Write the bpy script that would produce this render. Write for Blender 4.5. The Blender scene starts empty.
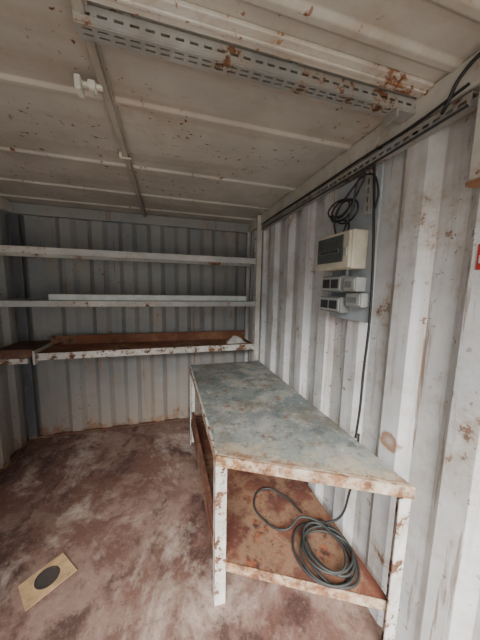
import bpy, bmesh, math, random
from mathutils import Vector, Matrix
random.seed(4)
def S(r,g,b):
    def c(v):
        v/=255.
        return v/12.92 if v<=.04045 else ((v+.055)/1.055)**2.4
    return (c(r),c(g),c(b),1)

# ---------------------------------------------------------------- materials
class NT:
    def __init__(s,name):
        s.m=bpy.data.materials.new(name); s.m.use_nodes=True
        s.t=s.m.node_tree; s.n=s.t.nodes; s.l=s.t.links
        s.b=s.n['Principled BSDF']
        s.co=s.n.new('ShaderNodeTexCoord').outputs['Object']
    def map(s,scale=(1,1,1),loc=(0,0,0)):
        m=s.n.new('ShaderNodeMapping'); m.inputs['Scale'].default_value=scale; m.inputs['Location'].default_value=loc
        s.l.new(s.co,m.inputs['Vector']); return m.outputs[0]
    def noise(s,scale,detail=6,rough=.6,vec=None,dist=0):
        n=s.n.new('ShaderNodeTexNoise'); n.inputs['Scale'].default_value=scale; n.inputs['Detail'].default_value=detail
        n.inputs['Roughness'].default_value=rough; n.inputs['Distortion'].default_value=dist
        s.l.new(vec if vec is not None else s.co,n.inputs['Vector']); return n.outputs[0]
    def ramp(s,f,a,b,va=0,vb=1):
        r=s.n.new('ShaderNodeMapRange'); r.inputs[1].default_value=a; r.inputs[2].default_value=b
        r.inputs[3].default_value=va; r.inputs[4].default_value=vb
        s.l.new(f,r.inputs[0]); return r.outputs[0]
    def mix(s,f,a,b):
        m=s.n.new('ShaderNodeMix'); m.data_type='RGBA'
        if isinstance(f,(int,float)): m.inputs[0].default_value=f
        else: s.l.new(f,m.inputs[0])
        for i,v in ((6,a),(7,b)):
            if isinstance(v,tuple): m.inputs[i].default_value=v
            else: s.l.new(v,m.inputs[i])
        return m.outputs[2]
    def math(s,op,a,b=0.):
        m=s.n.new('ShaderNodeMath'); m.operation=op
        for i,v in ((0,a),(1,b)):
            if isinstance(v,(int,float)): m.inputs[i].default_value=v
            else: s.l.new(v,m.inputs[i])
        return m.outputs[0]
    def dist(s,p,vec=None):
        m=s.n.new('ShaderNodeVectorMath'); m.operation='DISTANCE'
        s.l.new(s.co if vec is None else vec,m.inputs[0]); m.inputs[1].default_value=p
        return m.outputs['Value']
    def axis(s,i):
        x=s.n.new('ShaderNodeSeparateXYZ'); s.l.new(s.co,x.inputs[0]); return x.outputs[i]
    def finish(s,col,rough=.6,metal=0,bump=None,bs=.2,bd=.004):
        s.l.new(col,s.b.inputs['Base Color'])
        if isinstance(rough,(int,float)): s.b.inputs['Roughness'].default_value=rough
        else: s.l.new(rough,s.b.inputs['Roughness'])
        s.b.inputs['Metallic'].default_value=metal
        if bump is not None:
            b=s.n.new('ShaderNodeBump'); b.inputs['Strength'].default_value=bs; b.inputs['Distance'].default_value=bd
            s.l.new(bump,b.inputs['Height']); s.l.new(b.outputs[0],s.b.inputs['Normal'])
        return s.m

def paint(name,base,base2,rust=.64,rs=5,grime=.5,gcol=None,streak=None,spots=.70,rough=.55,rc1=S(150,86,48),rc2=S(84,46,32),metal=0,spsc=38,rw=.03,xbias=None,halo=.35):
    t=NT(name)
    c=t.mix(t.ramp(t.noise(1.7,4),.38,.62),base,base2)
    if grime:
        c=t.mix(t.ramp(t.noise(4.3,9,.7),.45,.75,0,grime),c,gcol or S(120,108,92))
    if streak:
        sv=t.map(streak)
        c=t.mix(t.ramp(t.noise(1.0,5,.6,sv),.54,.72,0,.4),c,S(150,128,104))
    rcol=t.mix(t.ramp(t.noise(23,5,.7),.4,.6),rc1,rc2)
    rn=t.noise(rs,11,.72)
    if xbias: rn=t.math('ADD',rn,t.ramp(t.axis(0),xbias[0],xbias[1],0,xbias[2]))
    rm=t.ramp(rn,rust,rust+rw)
    sp=t.ramp(t.noise(spsc,3,.6),spots,spots+.04)
    sp=t.math('MULTIPLY',sp,t.ramp(t.noise(2.2,3),.45,.55))
    c=t.mix(t.ramp(rn,rust-.09,rust,0,halo),c,S(168,140,108))
    m=t.math('MAXIMUM',rm,sp)
    c=t.mix(m,c,rcol)
    return t.finish(c,t.ramp(m,0,1,rough,.9),metal,t.math('ADD',t.noise(60,4),t.math('MULTIPLY',rm,-.6)),.25,.002)

def wall_mat(name,base,base2,spot=None,rust=.67,grime=.45,low=False,zlo=.45,zhi=.6):
    t=NT(name)
    c=t.mix(t.ramp(t.noise(1.3,4),.38,.62),base,base2)
    c=t.mix(t.ramp(t.noise(3.5,10,.72),.45,.72,0,grime),c,S(148,142,130))
    sv=t.map((9,9,.5)); drip=t.noise(1.0,6,.65,sv)
    zone=t.ramp(t.noise(1.1,3,.5,t.map((1,1,1),(4,2,1))),zlo,zhi)
    c=t.mix(t.math('MULTIPLY',t.ramp(drip,.52,.68,0,.7),zone),c,S(156,132,106))
    sv2=t.map((22,22,1.1),(3,0,0))
    c=t.mix(t.math('MULTIPLY',t.ramp(t.noise(1.0,6,.7,sv2),.58,.63,0,.7),zone),c,S(122,90,66))
    rcol=t.mix(t.ramp(t.noise(23,5,.7),.4,.6),S(146,104,74),S(98,70,54))
    rn=t.noise(4.5,12,.74)
    c=t.mix(t.ramp(rn,rust-.09,rust,0,.45),c,S(170,148,120))
    rm=t.ramp(rn,rust,rust+.03,0,.85)
    sp=t.math('MULTIPLY',t.ramp(t.noise(34,3,.6),.645,.68,0,.85),t.ramp(t.noise(1.9,3),.42,.54))
    m=t.math('MAXIMUM',rm,sp)
    if low:
        z=t.axis(2)
        lz=t.math('ADD',z,t.ramp(t.noise(7,8,.7),.3,.7,.16,-.16))
        m=t.math('MAXIMUM',m,t.ramp(lz,.08,.0,0,.8))
        c=t.mix(t.ramp(lz,.8,.05,0,.5),c,S(146,124,104))
    if spot:
        for (p,r) in spot:
            nv=t.n.new('ShaderNodeVectorMath'); nv.operation='ADD'
            no=t.n.new('ShaderNodeTexNoise'); no.inputs['Scale'].default_value=22; no.inputs['Detail'].default_value=5
            t.l.new(t.co,no.inputs['Vector'])
            sc=t.n.new('ShaderNodeVectorMath'); sc.operation='SCALE'; sc.inputs['Scale'].default_value=r*.9
            t.l.new(no.outputs['Color'],sc.inputs[0]); t.l.new(t.co,nv.inputs[0]); t.l.new(sc.outputs[0],nv.inputs[1])
            o=r*.45
            d=t.dist((p[0]+o,p[1]+o,p[2]+o),nv.outputs[0])
            ring=t.math('MULTIPLY',t.ramp(d,r*1.15,r*.95),t.ramp(d,r*.3,r*.85,.35,.9))
            c=t.mix(ring,c,S(150,110,76))
    c=t.mix(m,c,rcol)
    return t.finish(c,.5,0,t.math('ADD',t.noise(40,5),t.math('MULTIPLY',m,-.7)),.3,.003)

M={}
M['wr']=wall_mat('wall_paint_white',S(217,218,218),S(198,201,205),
   spot=[((.975,.83,.925),.05),((.96,2.05,1.82),.03),((.96,1.2,.62),.05)],rust=.635,grime=.55,zlo=.34,zhi=.50)
M['wb']=wall_mat('wall_paint_dirty_shade_tint',S(150,151,148),S(126,130,132),rust=.66,grime=.5,low=True,zlo=.40,zhi=.56)  # dirty paint; base also darkened to carry the upper back wall's shade
M['ceil']=paint('ceiling_paint',S(198,194,185),S(178,175,167),rust=.645,rs=2.6,grime=.45,gcol=S(150,138,120),spots=.625,spsc=30,streak=(.6,7,7))
M['rib']=paint('ceiling_rib_paint',S(216,213,205),S(202,197,187),rust=.63,rs=4.5,grime=.4,spots=.63,rc1=S(170,120,78),rc2=S(130,84,58),xbias=(-.1,.7,.14))
M['white']=paint('chipped_white_paint',S(212,212,207),S(190,192,188),rust=.545,rs=10,grime=.6,spots=.59,rc1=S(130,92,68),rc2=S(84,60,48))
M['whiteshelf']=paint('shelf_white_paint',S(198,198,193),S(168,171,170),rust=.60,rs=7,grime=.6,spots=.63)
M['post']=paint('post_white_paint',S(208,205,196),S(190,187,178),rust=.60,rs=6,grime=.5)
M['conduit']=paint('conduit_paint',S(178,173,162),S(152,147,138),rust=.60,rs=6,grime=.5)
M['galv']=paint('galvanised_steel',S(178,179,175),S(146,148,145),rust=.58,rs=8,grime=.55,gcol=S(116,104,90),metal=.2,rough=.5,rc1=S(136,98,70))
M['corner']=paint('corner_post_paint',S(84,87,92),S(64,67,74),rust=.68,grime=.4)
M['rust']=paint('rusty_plate_shade_tint',S(94,50,36),S(68,38,31),rust=.555,rs=3,grime=.8,gcol=S(118,72,52),spots=.62,rough=.85,rc1=S(130,76,48),rc2=S(52,31,27),rw=.06)  # rust, with colours darkened to stand in for shade under the bench
M['rustedge']=paint('rusty_white_edge',S(202,194,178),S(180,168,150),rust=.455,rs=14,grime=.8,spots=.55,rc1=S(150,108,74),rc2=S(100,68,52),rw=.12,halo=.6)
M['wood']=paint('weathered_board',S(136,84,58),S(98,60,44),rust=.58,rs=3,grime=.6,gcol=S(146,112,88),rough=.85,rc1=S(90,54,38),rc2=S(62,40,32))
M['darkwood']=paint('dark_board',S(98,62,46),S(72,48,40),rust=.62,grime=.5,rough=.85)

def simple(name,c,rough=.5,metal=0,var=.12,scale=12):
    t=NT(name)
    d=tuple(v*(1-var*2) for v in c[:3])+(1,)
    return t.finish(t.mix(t.ramp(t.noise(scale,5),.35,.65),c,d),rough,metal)
M['beige']=simple('beige_plastic',S(212,206,186),.4)
M['plate']=simple('panel_plate_grey',S(170,178,184),.5,var=.08)
M['smoke']=simple('smoked_window',S(84,90,88),.12)
M['grey']=simple('grey_plastic',S(134,138,136),.45)
M['lgrey']=simple('light_grey_plastic',S(172,175,172),.45)
M['dgrey']=simple('dark_plastic',S(58,60,62),.5)
M['black']=simple('black_cable',S(40,40,40),.55)
M['cable']=simple('dark_grey_cable',S(48,49,47),.6)
M['cream']=simple('cream_clamp',S(226,224,210),.5)
M['red']=simple('red_label',S(190,60,54),.5)
M['paper']=simple('paper',S(210,208,200),.8)
M['tube']=simple('pale_tube',S(198,205,202),.45)
M['hole']=simple('drain_dark',S(60,52,48),.9)
M['kraft']=simple('drain_plate_paint',S(186,154,114),.8,var=.2,scale=18)

# worktop
t=NT('worktop_steel')
c=t.mix(t.ramp(t.noise(2.2,8,.7,dist=.4),.4,.6),S(138,143,138),S(103,112,112))
c=t.mix(t.ramp(t.noise(5,12,.78),.47,.60,0,.8),c,S(166,163,153))
c=t.mix(t.ramp(t.noise(3.1,11,.75,t.map((1,1,1),(3,5,0))),.50,.62,0,.7),c,S(102,93,80))
c=t.mix(t.ramp(t.noise(12,10,.8),.54,.60,0,.75),c,S(76,87,86))
c=t.mix(t.ramp(t.noise(30,6,.8,t.map((1,1,1),(5,5,0))),.57,.64,0,.65),c,S(190,187,176))
c=t.mix(t.ramp(t.noise(7,10,.75,t.map((1,1,1),(9,1,0))),.58,.62,0,.8),c,S(128,92,68))
fx=t.math('ADD',t.math('MULTIPLY',t.axis(0),.4664),t.math('MULTIPLY',t.axis(1),.8846))
fx=t.math('SUBTRACT',fx,1.0333)
fe=t.math('ADD',fx,t.ramp(t.noise(9,10,.75),.3,.7,.12,-.12))
c=t.mix(t.ramp(fe,.12,.02,0,.65),c,S(184,166,138))
fe2=t.math('ADD',fx,t.ramp(t.noise(16,10,.8),.3,.7,.12,-.12))
c=t.mix(t.ramp(fe2,.04,.0,0,.8),c,S(130,92,66))
M['worktop']=t.finish(c,t.ramp(t.noise(5,6),.4,.6,.45,.75),.0,t.noise(30,6),.2,.002)

# floor
t=NT('floor_steel_dusty')
n1=t.noise(1.3,12,.7)
c=t.mix(t.ramp(n1,.38,.60),S(138,114,102),S(106,81,71))
c=t.mix(t.ramp(t.noise(2.0,14,.72,t.map((1,1,1),(7,3,0)),dist=.3),.46,.55,0,.8),c,S(92,60,50))
c=t.mix(t.ramp(t.noise(1.9,14,.72,t.map((1,.7,1),(1,8,0)),dist=.4),.51,.58,0,.85),c,S(60,38,33))
c=t.mix(t.ramp(t.noise(1.9,14,.76,t.map((1,.8,1),(11,2,0)),dist=.35),.52,.63,0,.7),c,S(176,160,148))
c=t.mix(t.ramp(t.noise(22,9,.8),.53,.72,0,.45),c,S(168,147,133))
c=t.mix(t.ramp(t.noise(8,12,.8,t.map((1,1,1),(2,9,0))),.53,.62,0,.6),c,S(80,55,46))
c=t.mix(t.ramp(t.noise(45,6,.75),.59,.67,0,.65),c,S(62,45,39))
M['floor']=t.finish(c,.8,0,t.noise(14,10,.75),.4,.008)
t=NT('ground_concrete')
M['ground']=t.finish(t.mix(t.ramp(t.noise(1.2,8),.3,.7),S(170,163,153),S(146,139,129)),.9,0,t.noise(20,6),.3,.01)

# ---------------------------------------------------------------- geometry helpers
def link(o,parent=None):
    bpy.context.collection.objects.link(o)
    if parent: o.parent=parent
    return o
def empty(name):
    e=bpy.data.objects.new(name,None); e.empty_display_size=.1; return link(e)
def finish(name,bm,mat,parent=None,bevel=0,smooth=False):
    bmesh.ops.recalc_face_normals(bm,faces=bm.faces)
    me=bpy.data.meshes.new(name); bm.to_mesh(me); bm.free()
    me.materials.append(mat)
    o=bpy.data.objects.new(name,me); link(o,parent)
    if smooth:
        for p in me.polygons: p.use_smooth=True
    if bevel:
        m=o.modifiers.new('bevel','BEVEL'); m.width=bevel; m.segments=2; m.limit_method='ANGLE'
    return o
def addbox(bm,x0,x1,y0,y1,z0,z1):
    v=[bm.verts.new((x,y,z)) for x in (x0,x1) for y in (y0,y1) for z in (z0,z1)]
    for f in ((0,1,3,2),(4,6,7,5),(0,4,5,1),(2,3,7,6),(0,2,6,4),(1,5,7,3)): bm.faces.new([v[i] for i in f])
def boxes(name,L,mat,parent=None,bevel=.002):
    bm=bmesh.new()
    for b in L: addbox(bm,*b)
    return finish(name,bm,mat,parent,bevel)
def addbar(bm,p0,p1,w,h,side=None):
    p0=Vector(p0);p1=Vector(p1);d=(p1-p0).normalized()
    s=Vector(side).normalized() if side else d.cross(Vector((0,0,1))).normalized()
    u=s.cross(d).normalized()
    v=[]
    for p in (p0,p1):
        for a,b in ((-1,-1),(1,-1),(1,1),(-1,1)): v.append(bm.verts.new(p+s*a*w/2+u*b*h/2))
    for f in ((0,1,2,3),(7,6,5,4),(0,4,5,1),(1,5,6,2),(2,6,7,3),(3,7,4,0)): bm.faces.new([v[i] for i in f])
def poly_slab(name,pts,z0,z1,mat,parent=None,bevel=.002):
    bm=bmesh.new()
    a=[bm.verts.new((x,y,z0)) for x,y in pts]; b=[bm.verts.new((x,y,z1)) for x,y in pts]
    bm.faces.new(a[::-1]); bm.faces.new(b); n=len(pts)
    for i in range(n): bm.faces.new((a[i],a[(i+1)%n],b[(i+1)%n],b[i]))
    return finish(name,bm,mat,parent,bevel)
def profile_wall(name,prof,ext,mat,place,thick):
    bm=bmesh.new()
    def row(off):
        return [[bm.verts.new(place(s,d+off,e)) for e in ext] for s,d in prof]
    A=row(0);B=row(thick)
    for i in range(len(prof)-1):
        bm.faces.new((A[i][0],A[i+1][0],A[i+1][1],A[i][1]))
        bm.faces.new((B[i][0],B[i][1],B[i+1][1],B[i+1][0]))
        for k in (0,1): bm.faces.new((A[i][k],B[i][k],B[i+1][k],A[i+1][k]))
    for i in (0,-1): bm.faces.new((A[i][0],A[i][1],B[i][1],B[i][0]))
    return finish(name,bm,mat,None,.008)
def corr(s0,s1,phase,pitch=.28,crest=.09,slope=.045,depth=.034):
    s=phase
    while s>s0: s-=pitch
    pts=[]
    while s<s1+pitch:
        pts+= [(s,0),(s+crest,0),(s+crest+slope,depth),(s+pitch-slope,depth)]
        s+=pitch
    def at(x):
        for (a,da),(b,db) in zip(pts,pts[1:]):
            if a<=x<=b: return da+(db-da)*(x-a)/(b-a)
        return 0
    return [(s0,at(s0))]+[p for p in pts if s0<p[0]<s1]+[(s1,at(s1))]
def curve(name,pts,r,mat,parent=None,cyc=False,res=6):
    cu=bpy.data.curves.new(name,'CURVE'); cu.dimensions='3D'; cu.bevel_depth=r; cu.bevel_resolution=3; cu.resolution_u=res
    sp=cu.splines.new('BEZIER'); sp.bezier_points.add(len(pts)-1)
    for b,p in zip(sp.bezier_points,pts):
        b.co=p; b.handle_left_type=b.handle_right_type='AUTO'
    sp.use_cyclic_u=cyc; cu.materials.append(mat); cu.use_fill_caps=True
    return link(bpy.data.objects.new(name,cu),parent)
def slotted(bm,axis,a0,a1,b0,b1,c0,c1,pitch=.05,slot=.03,slotw=.012,nslot=1,plane='c'):
    def B(s0,s1,w0,w1):
        if plane=='h':
            if axis=='x': addbox(bm,s0,s1,w0,w1,c0,c1)
            else: addbox(bm,w0,w1,s0,s1,c0,c1)
        else:
            if axis=='x': addbox(bm,s0,s1,c0,c1,w0,w1)
            elif axis=='y': addbox(bm,c0,c1,s0,s1,w0,w1)
            else: addbox(bm,c0,c1,w0,w1,s0,s1)
    W=b1-b0; rail=(W-nslot*slotw)/(nslot+1)
    for i in range(nslot+1):
        w=b0+i*(rail+slotw); B(a0,a1,w,w+rail)
    for i in range(nslot):
        w=b0+rail+i*(rail+slotw); s=a0
        while s<a1:
            B(s,min(s+pitch-slot,a1),w,w+slotw); s+=pitch

XR=.95; XL=-1.37; YB=2.93; ZC=2.33; Y0=-.7
# ---------------------------------------------------------------- room shell
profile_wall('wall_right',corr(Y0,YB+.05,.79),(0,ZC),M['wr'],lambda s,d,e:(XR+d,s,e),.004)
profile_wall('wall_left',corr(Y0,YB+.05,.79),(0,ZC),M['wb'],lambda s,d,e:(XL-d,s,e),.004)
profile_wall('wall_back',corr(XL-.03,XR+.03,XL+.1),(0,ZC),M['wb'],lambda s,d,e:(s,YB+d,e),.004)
ribs=[-.5,0.05,.56,.70,1.21,1.80,2.30,2.70]
prof=[(Y0,0)]
for r in ribs: prof+=[(r-.024,0),(r-.011,-.012),(r+.011,-.012),(r+.024,0)]
prof+=[(YB+.05,0)]
profile_wall('ceiling',prof,(XL-.05,XR+.05),M['ceil'],lambda s,d,e:(e,s,ZC+d),.01)
boxes('floor',[(XL-.05,XR+.05,Y0,YB+.05,-.03,0)],M['floor'],None,0)
boxes('ground',[(-14,14,-16,12,-.20,-.15)],M['ground'],None,0)

boxes('trim_top_right',[(XR-.03,XR+.04,Y0,YB,ZC-.10,ZC-.001)],M['post'],None,.008)
boxes('trim_top_left',[(XL-.04,XL+.03,Y0,YB,ZC-.10,ZC-.001)],M['post'],None,.008)
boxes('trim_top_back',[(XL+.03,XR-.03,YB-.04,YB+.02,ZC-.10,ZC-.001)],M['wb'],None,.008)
boxes('trim_floor_back',[(XL,XR,YB-.012,YB+.02,0,.025)],M['darkwood'],None,.003)
boxes('trim_floor_left',[(XL-.02,XL+.012,Y0,YB-.012,0,.025)],M['darkwood'],None,.003)
boxes('corner_post',[(XL+.0,XL+.075,YB-.055,YB-.014,.026,ZC-.10)],M['corner'],None,.008)

boxes('roof_bow',[(-.34,XR-.03,.765,.826,ZC-.014,ZC-.0005),(-.34,XR-.03,.788,.800,ZC-.022,ZC-.014)],M['rib'],None,.003)
ch=empty('slotted_ceiling_channel')
bm=bmesh.new(); slotted(bm,'x',-.22,XR-.03,.838,.882,ZC-.058,ZC-.055,.04,.026,.008,2,'h')
finish('bottom_flange',bm,M['galv'],ch,0)
bm=bmesh.new(); slotted(bm,'x',-.22,XR-.03,ZC-.055,ZC-.013,.835,.838,.04,.024,.008,1,'v')
finish('front_flange',bm,M['galv'],ch,0)
boxes('back_flange',[(-.22,XR-.03,.882,.885,ZC-.058,ZC-.013)],M['galv'],ch,0)
boxes('end_bracket',[(XR-.12,XR-.032,.829,.890,ZC-.066,ZC-.060),(XR-.12,XR-.112,.829,.890,ZC-.09,ZC-.066)],M['galv'],ch,.001)
boxes('hanger',[(-.10,-.08,.84,.88,ZC-.013,ZC),(.4,.42,.84,.88,ZC-.013,ZC)],M['galv'],ch,0)

cd=empty('ceiling_conduit')
boxes('channel_bar',[(-.218,-.192,Y0,YB-.045,ZC-.036,ZC-.013)],M['conduit'],cd,.004)
boxes('side_lip',[(-.192,-.184,Y0,YB-.045,ZC-.018,ZC-.012)],M['conduit'],cd,.002)
cl=empty('beam_clamp')
bm=bmesh.new()
addbox(bm,-.285,-.205,1.078,1.10,ZC-.050,ZC-.037); addbox(bm,-.288,-.268,1.06,1.115,ZC-.075,ZC-.030)
addbox(bm,-.250,-.225,1.07,1.105,ZC-.060,ZC-.032)
finish('clamp_body',bm,M['cream'],cl,.005)
boxes('clamp_bolt',[(-.24,-.232,1.083,1.092,ZC-.085,ZC-.060)],M['galv'],cl,.001)
boxes('pipe_saddle',[(-.236,-.175,1.60,1.62,ZC-.042,ZC-.037),(-.236,-.221,1.60,1.62,ZC-.037,ZC-.013)],M['cream'],None,.002)

# cable tray on the right wall
tr=empty('cable_tray')
bm=bmesh.new(); slotted(bm,'y',.635,2.46,2.172,2.215,XR-.034,XR-.031,.04,.026,.012,1,'v')
finish('slotted_face',bm,M['galv'],tr,0)
boxes('tray_lips',[(XR-.031,XR,.635,2.46,2.212,2.215),(XR-.031,XR,.635,2.46,2.172,2.175)],M['galv'],tr,0)
curve('tray_cable',[(XR-.045,.64,2.235),(XR-.042,.8,2.222),(XR-.04,1.1,2.226),(XR-.04,1.6,2.222),(XR-.042,2.1,2.225),(XR-.04,2.44,2.222)],.005,M['black'],tr)
curve('tray_cable_lower',[(XR-.040,.64,2.175),(XR-.042,.9,2.17),(XR-.042,1.5,2.168),(XR-.042,2.4,2.172)],.005,M['dgrey'],tr)
curve('loop_cable',[(XR-.04,.72,2.20),(XR-.05,.70,2.21),(XR-.05,.665,2.27),(XR-.05,.60,2.30),(XR-.045,.5,2.31),(XR-.045,.3,2.31)],.006,M['black'],tr)

# ---------------------------------------------------------------- shelving
sh=empty('shelving_unit')
YS=2.50
xr=.885
SX=XL+.004
boxes('upright_right',[(.885,.935,YS-.02,YS+.0,.826,ZC-.012),(.930,.935,YS,YS+.05,.826,ZC-.012)],M['post'],sh,.002)
boxes('upright_back_right',[(.90,.94,YB-.065,YB-.045,.036,ZC-.10)],M['whiteshelf'],sh,.002)
def shelf(nm,z,mat,lip,matlip,x0=SX):
    boxes(nm+'_deck',[(x0,xr,YS+.004,YB-.062,z-.022,z-.002)],mat,sh,.001)
    boxes(nm+'_front_lip',[(x0,xr,YS-.004,YS+.004,z-lip,z)],matlip,sh,.001)
    boxes(nm+'_rear_angle',[(x0,.90,YB-.062,YB-.058,z-.04,z-.0)],matlip,sh,.001)
shelf('top_shelf',1.895,M['whiteshelf'],.055,M['whiteshelf'])
boxes('top_shelf_inner_rail',[(SX,xr,YS+.18,YS+.20,1.83,1.872)],M['whiteshelf'],sh,.001)
shelf('middle_shelf',1.455,M['whiteshelf'],.05,M['whiteshelf'])
boxes('low_shelf_deck',[(-1.10,xr,YS+.006,YB-.062,.965,1.0)],M['wood'],sh,.002)
boxes('low_shelf_front_lip',[(-1.10,xr,YS-.006,YS+.006,.945,1.005)],M['white'],sh,.001)
boxes('low_shelf_kickboard',[(-1.10,xr,YB-.087,YB-.062,1.0,1.09)],M['wood'],sh,.002)
boxes('low_shelf_side_board',[(SX,-1.10,YS-.006,YB-.062,.975,1.045)],M['darkwood'],sh,.003)
boxes('low_shelf_side_lip',[(SX,-1.14,YS-.02,YS+.01,.925,.970)],M['white'],sh,.002)
boxes('end_cleats',[(-1.105,-1.09,YS-.012,YB-.062,.91,1.03)],M['whiteshelf'],sh,.001)
boxes('storage_tube',[(-.97,.80,YS+.02,YS+.06,1.456,1.512)],M['tube'],None,.006)
bm=bmesh.new()
pp=[(.60,2.56,1.003),(.83,2.55,1.003),(.80,2.72,1.003),(.64,2.74,1.003)]
g=[]
for i in range(6):
    row=[]
    for j in range(6):
        u=i/5;v=j/5
        p=(Vector(pp[0])*(1-u)+Vector(pp[1])*u)*(1-v)+(Vector(pp[3])*(1-u)+Vector(pp[2])*u)*v
        p.z+=random.random()*.03+.05*math.exp(-((u-.55)**2+(v-.5)**2)*9)
        if i in(0,5) or j in (0,5): p.z=1.003
        row.append(bm.verts.new(p))
    g.append(row)
for i in range(5):
    for j in range(5): bm.faces.new((g[i][j],g[i+1][j],g[i+1][j+1],g[i][j+1]))
finish('crumpled_paper',bm,M['paper'])
boxes('wall_bracket',[(XL,XL+.05,2.05,2.34,.47,.50),(XL,XL+.012,2.05,2.34,.50,.66),(XL+.012,XL+.05,2.26,2.28,.50,.60)],M['darkwood'],None,.002)

# ---------------------------------------------------------------- workbench
wb=empty('workbench')
HT=.825
A=(.205,1.06);Bp=(.205,2.47);Cp=(.935,2.47);D=(.935,.675)
fd=Vector((D[0]-A[0],D[1]-A[1],0)).normalized(); fn=Vector((-fd.y,fd.x,0))
ins=.014
def frontpt(x,off):
    t0=(x-A[0]-fn.x*off)/fd.x
    return (x, A[1]+fn.y*off+fd.y*t0)
a=frontpt(A[0]+.012,ins); d=frontpt(D[0]-.004,ins)
poly_slab('worktop',[a,(a[0],Bp[1]-.004),(d[0],Cp[1]-.004),d],HT-.008,HT+.001,M['worktop'],wb,.001)
poly_slab('top_flange_front',[A,D,frontpt(D[0],ins),frontpt(A[0],ins)],HT-.006,HT,M['rustedge'],wb,.001)
boxes('top_flange_left',[(A[0],A[0]+.012,frontpt(A[0],ins)[1],Bp[1],HT-.006,HT)],M['white'],wb,.001)
bm=bmesh.new()
def rail(p,q,z,h,w=.006):
    addbar(bm,Vector((p[0],p[1],z-h/2)),Vector((q[0],q[1],z-h/2)),w,h)
rail((A[0],A[1]+.003),(D[0],D[1]+.003),HT-.006,.045)
rail((A[0]+.003,A[1]),(Bp[0]+.003,Bp[1]),HT-.006,.045)
rail((Bp[0],Bp[1]-.003),(Cp[0],Cp[1]-.003),HT-.006,.045)
rail((D[0]-.003,D[1]+.01),(Cp[0]-.003,Cp[1]),HT-.006,.045)
finish('top_frame',bm,M['rustedge'],wb,.001)
def leg(nm,x,y,sx,sy,w=.05,th=.006,z0=0,z1=HT-.051):
    bm=bmesh.new()
    xa,xb=sorted((x,x+sx*w)); ya,yb=sorted((y,y+sy*th)); addbox(bm,xa,xb,ya,yb,z0,z1)
    xa,xb=sorted((x,x+sx*th)); ya,yb=sorted((y+sy*th,y+sy*w)); addbox(bm,xa,xb,ya,yb,z0,z1)
    finish(nm,bm,M['white'],wb,.001)
leg('leg_front_left',A[0],A[1]+.004,1,1,.055)
leg('leg_front_right',D[0],D[1]+.012,-1,1,.06)
leg('leg_back_left',Bp[0],Bp[1],1,-1)
leg('leg_back_right',Cp[0],Cp[1],-1,-1)
HL=.26
a2=frontpt(A[0]+.01,.02); d2=frontpt(D[0]-.03,.02)
poly_slab('lower_shelf',[a2,(a2[0],Bp[1]-.02),(d2[0],Cp[1]-.02),d2],HL-.006,HL,M['rust'],wb,.001)
bm=bmesh.new()
rail((A[0]+.05,frontpt(A[0]+.05,.012)[1]),(D[0]-.03,frontpt(D[0]-.03,.012)[1]),HL+.004,.05)
finish('lower_front_rail',bm,M['rustedge'],wb,.001)
bm=bmesh.new()
rail((A[0]+.008,A[1]+.06),(Bp[0]+.008,Bp[1]-.02),HL+.004,.045)
rail((D[0]-.03,D[1]+.05),(Cp[0]-.03,Cp[1]-.02),HL+.004,.045)
finish('lower_side_rails',bm,M['rust'],wb,.001)
boxes('lower_left_board',[(A[0]+.014,A[0]+.034,A[1]+.12,Bp[1]-.06,HL,HL+.10)],M['rust'],wb,.002)

# coil of cable
cc=empty('cable_coil')
pts=[]
cx,cy=.755,.945
N=12
offs=[(-.02,.02,.135,.155),(.012,-.012,.115,.15),(-.012,-.02,.128,.13),(.02,.015,.10,.14),(0,0,.12,.115),(-.015,.01,.09,.125)]
for k,(ox,oy,r1,r2) in enumerate(offs):
    for i in range(N):
        an=2*math.pi*i/N+.4
        pts.append((min(cx+ox+r1*math.cos(an),.89),max(cy+oy+r2*math.sin(an),.79),HL+.007+k*.009+random.uniform(0,.004)))
pts+= [(.72,1.12,HL+.06),(.60,1.10,HL+.03),(.52,1.2,HL+.008),(.50,1.33,HL+.008),(.60,1.42,HL+.008),(.70,1.34,HL+.008),(.75,1.18,HL+.02)]
curve('coil_loops',pts,.0058,M['cable'],cc)

# ---------------------------------------------------------------- electrical panel
ep=empty('electrical_panel')
boxes('back_plate',[(XR-.018,XR-.010,.985,1.295,1.44,2.155)],M['plate'],ep,.001)
boxes('plate_spacers',[(XR-.010,XR,1.0,1.03,1.5,1.54),(XR-.010,XR,1.0,1.03,2.08,2.12),(XR-.010,XR,1.08,1.12,1.5,1.54),(XR-.010,XR,1.08,1.12,2.08,2.12)],M['galv'],ep,0)
px=XR-.018
boxes('consumer_unit_body',[(.845,px,1.03,1.30,1.70,1.885)],M['beige'],ep,.008)
boxes('consumer_unit_cover',[(.828,.845,1.035,1.295,1.705,1.88)],M['beige'],ep,.006)
boxes('breaker_window',[(.822,.828,1.075,1.285,1.735,1.865)],M['smoke'],ep,.002)
boxes('breaker_strip',[(.8195,.822,1.10,1.265,1.780,1.80)],M['grey'],ep,.001)
boxes('breakers',[(.817,.8195,1.105+i*.026,1.125+i*.026,1.782,1.797) for i in range(6)],M['dgrey'],ep,.001)
boxes('cover_latch',[(.820,.828,1.045,1.065,1.76,1.80)],M['lgrey'],ep,.002)
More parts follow.
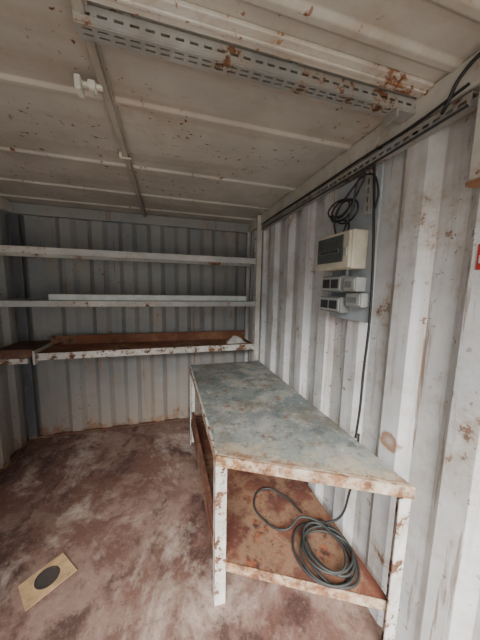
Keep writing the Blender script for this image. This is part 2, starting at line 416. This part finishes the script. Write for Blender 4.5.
def socket(nm,y0,y1,z0,z1,d=.06,m='grey'):
    boxes(nm+'_box',[(px-d,px,y0,y1,z0,z1)],M[m],ep,.005)
    boxes(nm+'_face',[(px-d-.006,px-d,y0+.008,y1-.008,z0+.008,z1-.008)],M['lgrey'],ep,.003)
    n=max(1,int((y1-y0)/.085)); w=(y1-y0-.03)/n
    boxes(nm+'_outlets',[(px-d-.010,px-d-.006,y0+.015+i*w+.006,y0+.015+(i+1)*w-.006,z0+.020,z1-.020) for i in range(n)],M['dgrey' if n>1 else 'grey'],ep,.002)
socket('double_socket',1.125,1.30,1.585,1.672)
socket('switch',1.02,1.115,1.59,1.66,.06,'lgrey')
socket('lower_double_socket',1.125,1.31,1.475,1.56)
socket('lower_switch',.995,1.11,1.515,1.583,.045,'lgrey')
bm=bmesh.new(); slotted(bm,'z',1.95,2.15,1.01,1.05,px-.028,px-.025,.04,.026,.012,1,'v')
finish('riser_strut',bm,M['galv'],ep,0)
boxes('riser_lips',[(px-.025,px,1.01,1.013,1.95,2.15),(px-.025,px,1.047,1.05,1.95,2.15)],M['galv'],ep,0)
L=[]
for k in range(3):
    for i in range(8):
        an=2*math.pi*i/8
        L.append((px-.03-.016*k,1.17+.085*math.cos(an)+.012*k,2.0+(.055-.008*k)*math.sin(an)+.008*k))
L=[(px-.05,1.03,2.155),(px-.05,1.04,2.10)]+L+[(px-.05,1.12,1.93),(px-.05,1.12,1.885)]
curve('cable_loops',L,.0045,M['black'],ep)
curve('feed_cable',[(px-.035,1.06,2.155),(px-.05,1.08,2.10),(px-.05,1.10,2.0),(px-.05,1.16,1.885)],.005,M['dgrey'],ep)
curve('feed_cable_b',[(px-.06,1.20,1.885),(px-.06,1.22,1.96),(px-.06,1.12,2.07),(px-.055,.99,2.11),(px-.04,.955,2.03),(px-.03,.975,1.96)],.0045,M['black'],ep)
curve('hanging_cable',[(px-.03,1.0,2.155),(px-.03,.985,2.0),(px-.015,.975,1.7),(px-.01,.972,1.45),(px-.008,.985,1.2),(px-.006,.99,1.0),(px-.008,1.0,.84)],.006,M['black'],ep)
curve('hanging_cable_lower',[(.942,1.0,.86),(.942,1.0,.72),(.93,1.02,.5),(.89,1.03,.36),(.83,1.06,HL+.05)],.006,M['black'],ep)
curve('socket_links',[(px-.02,1.14,1.70),(px-.02,1.14,1.66)],.008,M['lgrey'],ep)

# ---------------------------------------------------------------- things at the right edge
db=empty('door_lock_box')
boxes('box_shell',[(.908,.949,.30,.612,1.94,2.20)],M['post'],db,.004)
boxes('box_base',[(.905,.949,.30,.615,1.926,1.94)],M['wood'],db,.002)
lb=empty('warning_label')
boxes('label_sheet',[(.9475,.9515,.512,.582,1.67,1.75)],M['red'],lb,0)
boxes('label_panel',[(.9467,.9475,.518,.576,1.69,1.715)],M['paper'],lb,0)

# ---------------------------------------------------------------- drain plate on the floor
dp=empty('floor_drain')
ang=math.radians(38); cx,cy=-.655,1.425
def rot(u,v): return (cx+u*math.cos(ang)-v*math.sin(ang),cy+u*math.sin(ang)+v*math.cos(ang))
poly_slab('cover_plate',[rot(-.115,-.085),rot(.115,-.085),rot(.105,.085),rot(-.105,.075)],.0005,.006,M['kraft'],dp,.001)
poly_slab('drain_hole',[(cx+.05*math.cos(2*math.pi*i/32),cy+.05*math.sin(2*math.pi*i/32)) for i in range(32)],.006,.0075,M['hole'],dp,0)
bm=bmesh.new(); n=32
v=[[bm.verts.new((cx+r*math.cos(2*math.pi*i/n),cy+r*math.sin(2*math.pi*i/n),z)) for i in range(n)] for r,z in ((.05,.006),(.05,.010),(.056,.010),(.056,.006))]
for k in range(3):
    for i in range(n): bm.faces.new((v[k][i],v[k][(i+1)%n],v[k+1][(i+1)%n],v[k+1][i]))
finish('drain_rim',bm,M['hole'],dp,0)

# ---------------------------------------------------------------- light: open container end behind the camera
w=bpy.data.worlds.new('sky'); bpy.context.scene.world=w; w.use_nodes=True
bg=w.node_tree.nodes['Background']; bg.inputs[0].default_value=(.95,.97,1,1); bg.inputs[1].default_value=1.6
sl=bpy.data.lights.new('overcast_sun','SUN'); sl.energy=14.5; sl.angle=math.radians(46); sl.color=(1,.98,.95)
so=bpy.data.objects.new('overcast_sun',sl); link(so)
so.rotation_euler=Vector((.38,1,-.83)).to_track_quat('-Z','Y').to_euler()

# ---------------------------------------------------------------- camera
f=252.7; th,ph,ro=[math.radians(a) for a in (16.18,7.37,1.13)]
F=Vector((math.sin(th)*math.cos(ph),math.cos(th)*math.cos(ph),-math.sin(ph)))
R0=Vector((math.cos(th),-math.sin(th),0)); U0=R0.cross(F)
R=R0*math.cos(ro)+U0*math.sin(ro); U=U0*math.cos(ro)-R0*math.sin(ro)
cam=bpy.data.cameras.new('camera'); cam.sensor_fit='VERTICAL'; cam.sensor_height=36; cam.lens=f*36/640; cam.clip_start=.02
co=bpy.data.objects.new('camera',cam); link(co)
co.matrix_world=Matrix(((R.x,U.x,-F.x,0),(R.y,U.y,-F.y,0),(R.z,U.z,-F.z,1.6),(0,0,0,1)))
bpy.context.scene.camera=co
